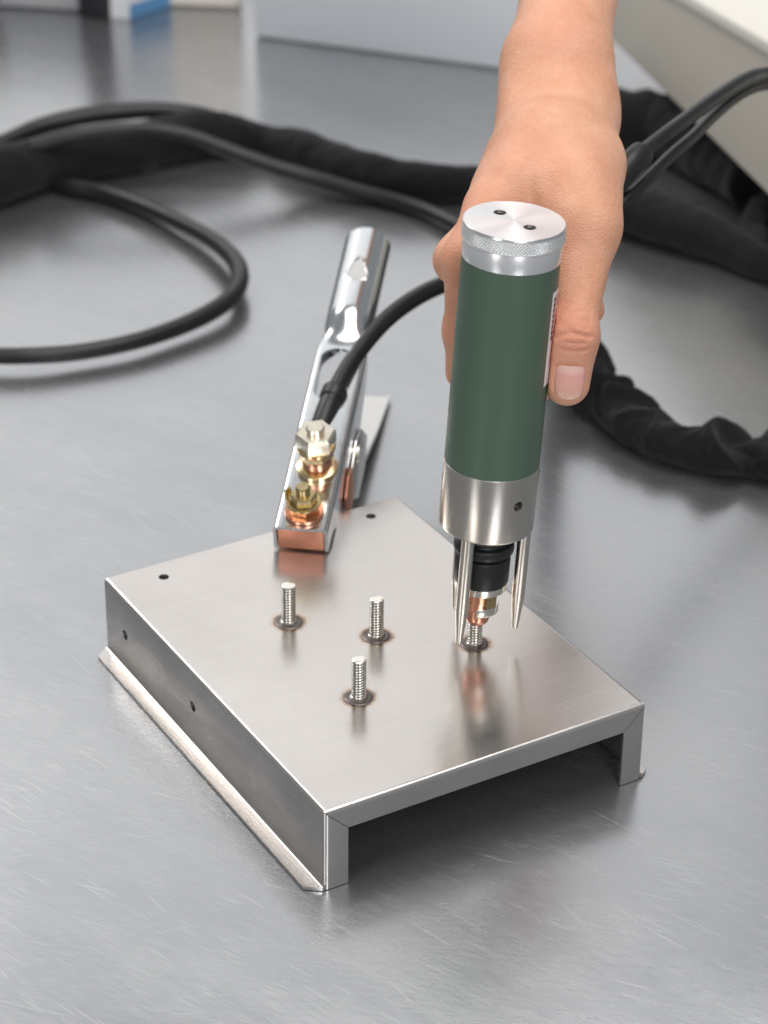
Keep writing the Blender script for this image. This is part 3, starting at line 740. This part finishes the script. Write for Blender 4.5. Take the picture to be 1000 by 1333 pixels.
for i in range(len(hp)-1):
    for j in range(8): Fh.append((i*8+j, i*8+(j+1) % 8, (i+1)*8+(j+1) % 8, (i+1)*8+j))
link("spring", Vh, Fh, 'zinc_dull', cl)
LW = [(-13, 200, 31.2, 9.0), (-10, 225, 30.5, 9.0), (-6.5, 252, 27, 9.2), (-3, 285, 19.5, 9.6), (2, 325, 13, 9.8), (7, 365, 7.5, 10.5), (12.8, 417, 2.2, 11.4)]
V, F = [], []
for i, (x, y, z, w) in enumerate(LW):
    a = np.array(LW[min(i+1, len(LW)-1)][:3], float)-np.array(LW[max(i-1, 0)][:3], float); a /= np.linalg.norm(a)
    e2_ = np.cross(a, [0, 0, 1]); e2_ /= np.linalg.norm(e2_); e3_ = np.cross(e2_, a)
    wall = [2, 4, 14, 10, 2.5, 2, 1.6][i]
    for (q, h_) in ((-w, wall), (-w, -0.2), (-w+1, -1.5), (w-1, -1.5), (w, -0.2), (w, wall), (w-1.3, wall), (w-1.3, 0.0), (-w+1.3, 0.0), (-w+1.3, wall)):
        V.append(to_clamp(np.array([x, y, z])+e2_*q+e3_*h_))
for i in range(len(LW)-1):
    for j in range(10): F.append((i*10+j, i*10+(j+1) % 10, (i+1)*10+(j+1) % 10, (i+1)*10+j))
k = (len(LW)-1)*10
for b0 in (0, k): F += [(b0+0, b0+1, b0+8, b0+9), (b0+1, b0+2, b0+3, b0+4, b0+7, b0+8), (b0+4, b0+5, b0+6, b0+7)]
link("lower_lever", V, F, 'zinc_dull', cl, angle=40)
ear = [(60, -14), (72, -10), (86, -16), (100, -26), (96, -44), (80, -46), (62, -40), (52, -30)]
oe = link("pivot_ear", *prism([(64, -20), (78, -15), (94, -22), (108, -38), (98, -50), (76, -50), (66, -42), (61, -31)], 12.7, 13.9, 1), 'zinc_dull', cl, False); bevel(oe, 0.4)
cut(oe, [xf(lathe([(0, -4), (2.6, -4), (2.6, 4), (0, 4)], 24), lambda p: (93+p[0], 13.3+p[2], -33+p[1]))])
bevel(link("copper_shunt", *prism([(43, -20), (52, -14.5), (61, -17), (63, -27), (60, -37), (50, -38), (44, -31)], 12.7, 14.2, 1), 'copper_dull', cl, False), 0.5)
link("pivot_ear", *prism([(p[0], p[1]-6) for p in ear], 8.6, 9.9, 1), 'zinc_dull', cl, False)
link("pivot_ear", *prism([(p[0], p[1]-6) for p in ear], -9.9, -8.6, 1), 'zinc_dull', cl, False)

# ground cable bolted to the clamp
GC = [(-8.4,262.0,65.0,4.3),(-5.1,272.0,70.3,4.3),(-1.1,285.0,74.6,4.3),(4.1,300.0,78.5,4.1),(12.3,318.0,82.8,4.2),(22.1,338.0,85.3,4.3),(35.3,358.0,86.8,4.4),(48.8,376.0,85.8,4.4),(62.8,394.0,81.6,4.5),(83.4,420.0,74.4,4.6),(105.8,460.0,62.9,4.5)] + [(118, 505, 44, 4.5), (122, 560, 20, 4.5), (116, 620, 14, 4.5), (110, 675, 14, 4.5)]
gcb = link("ground_cable", *tube(GC, 20), 'cable')
tag(gcb, "black ground cable bolted to the clamp, curving up behind the green gun", "cable")
SH = [(-10.8,257.5,60.9,5.2),(-8.4,262.0,65.0,5.4),(-5.8,270.5,69.0,5.5),(-4.1,276.0,71.1,5.5),(-4.0,276.4,71.1,6.1),(-2.1,282.5,73.8,6.1),(-1.9,283.0,73.9,4.5)]
link("shrink_sleeve", *tube(SH, 24, 0.8, smooth_it=1), 'black_rubber', gcb)
LG = [(-11.0,251.0,59.1,4.3),(-8.7,261.0,63.9,4.5)]
link("cable_lug", *tube(LG, 20, 1.0, smooth_it=0), 'nickel', gcb)

# ------------------------------------------------------------------ hand and forearm: one continuous surface
HJ = {'p': {'wl': [88.59, 264.0, 241.3, 13.2], 'wr': [97.85, 264.0, 241.41, 13.4], 'wm': [93.22, 264.0, 241.36, 12.6], 'fl': [97.12, 310.0, 255.23, 16.8], 'fr': [104.27, 310.0, 255.32, 16.5], 'el': [136.91, 615.07, 374.6, 30], 'er': [144.06, 615.07, 374.69, 30], 'ci': [82.97, 238.0, 227.7, 12.6], 'mi': [63.25, 168.0, 214.86, 11], 'cm': [88.11, 245.0, 222.32, 12.6], 'mm': [69.03, 186.0, 209.36, 12], 'cr': [90.56, 250.0, 216.92, 12], 'mr': [72.97, 205.0, 198.3, 12], 'cl': [94.17, 252.0, 212.67, 13], 'ml': [82.24, 222.0, 185.91, 11], 'ct': [101.7, 244.0, 225.64, 13.6], 'tm': [103.19, 200.0, 221.65, 15.7], 'mt': [100.23, 160.0, 211.06, 14.0], 'wa': [75.75, 178.0, 222.85, 10.5], 'wb': [93.69, 176.0, 222.56, 11.5], 'wc': [84.32, 200.0, 229.51, 14], 'it': [94.7, 126.0, 181.3, 9.1], 'tt1': [92.64, 121.0, 160.36, 7.3], 'tt2': [94.32, 121.0, 160.38, 7.2], 'tq1': [93.71, 125.0, 178.4, 9.0], 'tq2': [95.23, 125.0, 178.42, 8.8], 'pi': [52.83, 145.0, 202.73, 9.0], 'di': [53.44, 148.0, 170.22, 8.3], 'ti': [53.56, 151.0, 149.97, 7.8], 'pm': [50.43, 166.0, 193.33, 9.3], 'dm': [73.95, 176.0, 165.87, 8.4], 'tmid': [103.64, 166.0, 171.99, 7.4], 'pr': [56.36, 186.0, 164.49, 9.3], 'dr': [70.89, 182.0, 139.77, 8.4], 'tr': [85.61, 168.0, 136.5, 7.8], 'pl': [66.43, 208.0, 152.53, 8.3], 'dl': [79.81, 200.0, 138.31, 7.4], 'tl': [94.2, 190.0, 136.1, 7]}, 'arm': [('wl', 'fl'), ('wr', 'fr'), ('fl', 'el'), ('fr', 'er')], 'palm': [('wl', 'ci'), ('wm', 'cm'), ('wm', 'cr'), ('wr', 'ct'), ('ci', 'mi'), ('cm', 'mm'), ('cr', 'mr'), ('cl', 'ml'), ('wa', 'wb'), ('wc', 'wa'), ('wc', 'wb'), ('wc', 'ct')], 'thumb': [('ct', 'tm'), ('tm', 'mt'), ('mt', 'it'), ('tq1', 'tt1'), ('tq2', 'tt2')], 'index': [('mi', 'pi'), ('pi', 'di'), ('di', 'ti')], 'middle': [('mm', 'pm'), ('pm', 'dm'), ('dm', 'tmid')], 'ring': [('mr', 'pr'), ('pr', 'dr'), ('dr', 'tr')], 'little': [('ml', 'pl'), ('pl', 'dl'), ('dl', 'tl')], 'k': {'arm': 12, 'palm': 12, 'thumb': 7, 'index': 6, 'middle': 6, 'ring': 6, 'little': 6}, 'order': [('arm', 1), ('palm', 26), ('thumb', 16), ('index', 4), ('middle', 3), ('ring', 3), ('little', 3)], 'relief': [([87.32, 116.95, 182.88], [93.74, 115.43, 185.36], 1.2, 0.85), ([93.74, 115.43, 185.36], [101.77, 116.85, 182.78], 1.3, 0.85), ([89.62, 118.79, 187.69], [101.14, 120.31, 187.77], 0.9, 0.8), ([90.4, 114.4, 178.15], [100.09, 115.1, 177.93], 0.8, 0.8), ([91.16, 114.43, 181.48], [99.63, 114.99, 180.99], 0.7, 0.6), ([92.03, 121.07, 190.28], [101.24, 123.68, 190.16], 0.65, 0.8), ([91.06, 116.73, 186.36], [100.15, 117.8, 186.3], 0.6, 0.6), ([77.49, 171.98, 235.56], [78.79, 161.14, 221.25], 0.8, 2.4), ([49.21, 135.75, 206.15], [51.91, 136.08, 195.43], 0.3, 1.2), ([72.86, 181.72, 238.22], [64.56, 159.96, 223.88], -0.7, 4.0), ([100.22, 229.86, 245.28], [102.05, 155.9, 227.67], -0.4, 4.5), ([85.4, 238.43, 248.74], [81.32, 177.29, 238.42], -0.35, 3.5), ([71.14, 237.33, 239.46], [72.27, 232.77, 239.13], -1.0, 6.0), ([106.52, 148.29, 219.46], [108.15, 146.65, 215.26], -0.6, 7.0), ([42.75, 159.95, 197.96], [42.71, 142.18, 203.19], -0.4, 4.0), ([88.16, 115.6, 170.3], [87.61, 113.8, 160.78], 0.5, 0.7), ([100.34, 115.12, 169.69], [99.79, 113.32, 160.17], 0.5, 0.7), ([88.37, 115.57, 170.5], [91.28, 114.33, 171.53], 0.7, 0.6), ([91.28, 114.33, 171.53], [97.27, 114.09, 171.23], 0.7, 0.6), ([97.27, 114.09, 171.23], [100.15, 115.11, 169.91], 0.7, 0.6), ([94.15, 113.83, 169.11], [93.74, 112.32, 162.29], 0.8, 4.6)], 'red': [([95.57, 114.54, 183.48], 14, 0.75), ([94.66, 114.07, 170.31], 13, 0.55), ([52.83, 145.0, 202.73], 14, 0.5), ([53.56, 151.0, 149.97], 14, 0.7), ([103.64, 166.0, 171.99], 14, 0.7), ([85.61, 168.0, 136.5], 14, 0.8)]}
def sd_cone(P, a, b, ra, rb):
    a = np.array(a, np.float32); b = np.array(b, np.float32); ba = b-a; l2 = float(ba@ba)
    X, Y, Z = P
    px, py, pz = X-a[0], Y-a[1], Z-a[2]
    h = np.clip((px*ba[0]+py*ba[1]+pz*ba[2])/l2, 0, 1)
    d = np.sqrt((px-ba[0]*h)**2+(py-ba[1]*h)**2+(pz-ba[2]*h)**2)
    return d-(ra+(rb-ra)*h)
def smin(a, b, k):
    h = np.maximum(k-np.abs(a-b), 0)/k
    return np.minimum(a, b)-h*h*k*0.25
def hand_field(P):
    d = None
    for grp, k in HJ['order']:
        g = None
        for a, b in HJ[grp]:
            q = sd_cone(P, HJ['p'][a][:3], HJ['p'][b][:3], HJ['p'][a][3], HJ['p'][b][3])
            g = q if g is None else smin(g, q, HJ['k'][grp])
        d = g if d is None else smin(d, g, k)
    X, Y, Z = P
    # shallow relief: tendons, creases
    for (a, b, amp, w) in HJ['relief']:
        q = sd_cone(P, a, b, 0, 0); d = d + amp*np.exp(-(q/w)**2)
    # the grip: the hand never enters the gun
    px, py, pz = X-S0[0], Y-S0[1], Z-S0[2]
    t = px*AX[0]+py*AX[1]+pz*AX[2]
    rad = np.sqrt(np.maximum(px*px+py*py+pz*pz-t*t, 0))
    rg = np.where(t > 184.9, 20.45, 19.65)
    gd = np.maximum(rad-rg, t-192.0)
    return np.maximum(d, -gd)
def surface_nets(xs, ys, zs, field):
    X, Y, Z = np.meshgrid(xs, ys, zs, indexing='ij', sparse=True)
    D = field((X.astype(np.float32), Y.astype(np.float32), Z.astype(np.float32)))
    D = np.broadcast_to(D, (len(xs), len(ys), len(zs))).astype(np.float32)
    I = D < 0; nx, ny, nz_ = D.shape
    c = np.zeros((nx-1, ny-1, nz_-1), np.int8)
    for dx in (0, 1):
        for dy in (0, 1):
            for dz in (0, 1): c += I[dx:nx-1+dx, dy:ny-1+dy, dz:nz_-1+dz]
    act = (c > 0) & (c < 8); idx = -np.ones(act.shape, np.int64); cells = np.argwhere(act); idx[act] = np.arange(len(cells))
    acc = np.zeros((len(cells), 3)); cnt = np.zeros(len(cells))
    corners = [(i, j, k) for i in (0, 1) for j in (0, 1) for k in (0, 1)]
    for a in corners:
        for b in corners:
            if sum(b)-sum(a) == 1 and all(q >= p for p, q in zip(a, b)):
                da = D[cells[:, 0]+a[0], cells[:, 1]+a[1], cells[:, 2]+a[2]]; db = D[cells[:, 0]+b[0], cells[:, 1]+b[1], cells[:, 2]+b[2]]
                m = (da < 0) != (db < 0); t = np.where(m, da/np.where(m, da-db, 1), 0)
                for q in range(3): acc[:, q] += np.where(m, a[q]+t*(b[q]-a[q]), 0)
                cnt += m
    pos = cells+acc/cnt[:, None]
    ax_ = [np.interp(pos[:, q], np.arange(len(g)), g) for q, g in enumerate((xs, ys, zs))]
    V = np.stack(ax_, 1); F = []
    for q in range(3):
        sl0 = [slice(1, -1)]*3; sl1 = [slice(1, -1)]*3
        sl0[q] = slice(0, -1); sl1[q] = slice(1, None)
        A, B = I[tuple(sl0)], I[tuple(sl1)]; e = np.argwhere(A != B)
        off = [1, 1, 1]; off[q] = 0; e = e+np.array(off)
        u, v = (q+1) % 3, (q+2) % 3
        def g(du, dv):
            w = e.copy(); w[:, u] -= du; w[:, v] -= dv; return idx[w[:, 0], w[:, 1], w[:, 2]]
        Q = np.stack([g(0, 0), g(1, 0), g(1, 1), g(0, 1)], 1)
        flip = I[e[:, 0], e[:, 1], e[:, 2]]; Q[~flip] = Q[~flip][:, ::-1]
        F.append(Q)
    return V, np.concatenate(F)
hxs = np.concatenate([np.arange(28, 82, 1.2), np.arange(82, 112, 0.55), np.arange(112, 168, 1.2)])
hys = np.concatenate([np.arange(104, 142, 0.55), np.arange(142, 270, 1.2), np.arange(270, 700, 5.0)])
hzs = np.concatenate([np.arange(116, 186, 0.55), np.arange(186, 276, 1.2), np.arange(276, 480, 5.0)])
HV, HF = surface_nets(hxs, hys, hzs, hand_field)
me = bpy.data.meshes.new("person")
me.vertices.add(len(HV)); me.vertices.foreach_set("co", (HV*S).ravel().astype(np.float32))
me.loops.add(len(HF)*4); me.loops.foreach_set("vertex_index", HF.ravel().astype(np.int32))
me.polygons.add(len(HF)); me.polygons.foreach_set("loop_start", np.arange(len(HF), dtype=np.int32)*4)
me.polygons.foreach_set("use_smooth", np.ones(len(HF), bool))
me.update(calc_edges=True); me.validate()
red = np.zeros(len(HV))
for (p, r, a) in HJ['red']: red = np.maximum(red, a*np.exp(-(((HV-np.array(p))**2).sum(1))/(r*r)))
at = me.attributes.new("redness", 'FLOAT', 'POINT'); at.data.foreach_set("value", red.astype(np.float32))
me.materials.append(M['skin'])
bm = bmesh.new(); bm.from_mesh(me)
for _ in range(2): bmesh.ops.smooth_vert(bm, verts=bm.verts, factor=0.4, use_axis_x=True, use_axis_y=True, use_axis_z=True)
bmesh.ops.recalc_face_normals(bm, faces=bm.faces); bm.to_mesh(me); bm.free()
hv = np.empty(len(me.vertices)*3); me.vertices.foreach_get('co', hv); hv = hv.reshape(-1, 3)
he = np.empty(len(me.edges)*2, np.int64); me.edges.foreach_get('vertices', he); he = he.reshape(-1, 2)
deg = np.bincount(he.ravel(), minlength=len(hv))[:, None]
wgt = np.clip((hv[:, 1]/S-158)/50, 0, 1)[:, None]; wgt = wgt*wgt*(3-2*wgt)      # long soft forms of the wrist and forearm
for _ in range(70):
    acc_ = np.stack([np.bincount(he[:, 0], hv[he[:, 1], q], len(hv))+np.bincount(he[:, 1], hv[he[:, 0], q], len(hv)) for q in range(3)], 1)
    hv += 0.5*wgt*(acc_/deg-hv)
me.vertices.foreach_set('co', hv.ravel().astype(np.float32)); me.update()
hand = bpy.data.objects.new("person", me); COL.objects.link(hand)
tag(hand, "bare forearm and hand gripping the green gun from behind, thumb down its right side", "person")

# thumbnail
NC, na_, nb_, nn_ = [np.array(v, float) for v in [[93.899, 112.3846, 165.3402], [-0.0578, -0.2161, -0.9747], [0.9979, -0.0396, -0.0504], [-0.0277, -0.9756, 0.218]]]
V, F = [], []
nu, nv = 12, 14
for lay in (0, 1):
    for i in range(nu+1):
        for j in range(nv+1):
            u = i/nu*2-1; v = j/nv*2-1              # u across, v along the thumb (+1 = free edge)
            half = 5.8*(1-0.10*(v > 0)*v*v)*(1-0.16*max(0, -v-0.55)**1.5/0.3)
            lv = 5.9*v + (1.6*(1-u*u) if v > 0 else 0)*max(0, v)**2 - 0.9*(1-abs(u)**3)*max(0, -v)**2*0.6
            x = half*u*(1-0.10*max(0, v)**4)
            h = 0.62 - x*x/14.0 - 0.028*max(0, lv)**2 - (0.9 if lay else 0) + 0.10*v
            V.append(tuple(NC+nb_*x+na_*lv+nn_*h))
sz = (nu+1)*(nv+1)
for i in range(nu):
    for j in range(nv):
        a = i*(nv+1)+j; F.append((a, a+1, a+nv+2, a+nv+1)); F.append((sz+a, sz+a+nv+1, sz+a+nv+2, sz+a+1))
bd = [i*(nv+1) for i in range(nu+1)] + [nu*(nv+1)+j for j in range(1, nv+1)] + [i*(nv+1)+nv for i in range(nu-1, -1, -1)] + [j for j in range(nv-1, 0, -1)]
for a, b in zip(bd, bd[1:]+bd[:1]): F.append((a, b, sz+b, sz+a))
nl = link("thumbnail", V, F, 'nail', hand, angle=60)
aa = nl.data.attributes.new('along', 'FLOAT', 'POINT'); aa.data.foreach_set('value', np.array([(i % (nv+1))/nv + 0.14*(((i % sz)//(nv+1))/nu*2-1)**2*(1-(i % (nv+1))/nv) for i in range(2*sz)], np.float32))
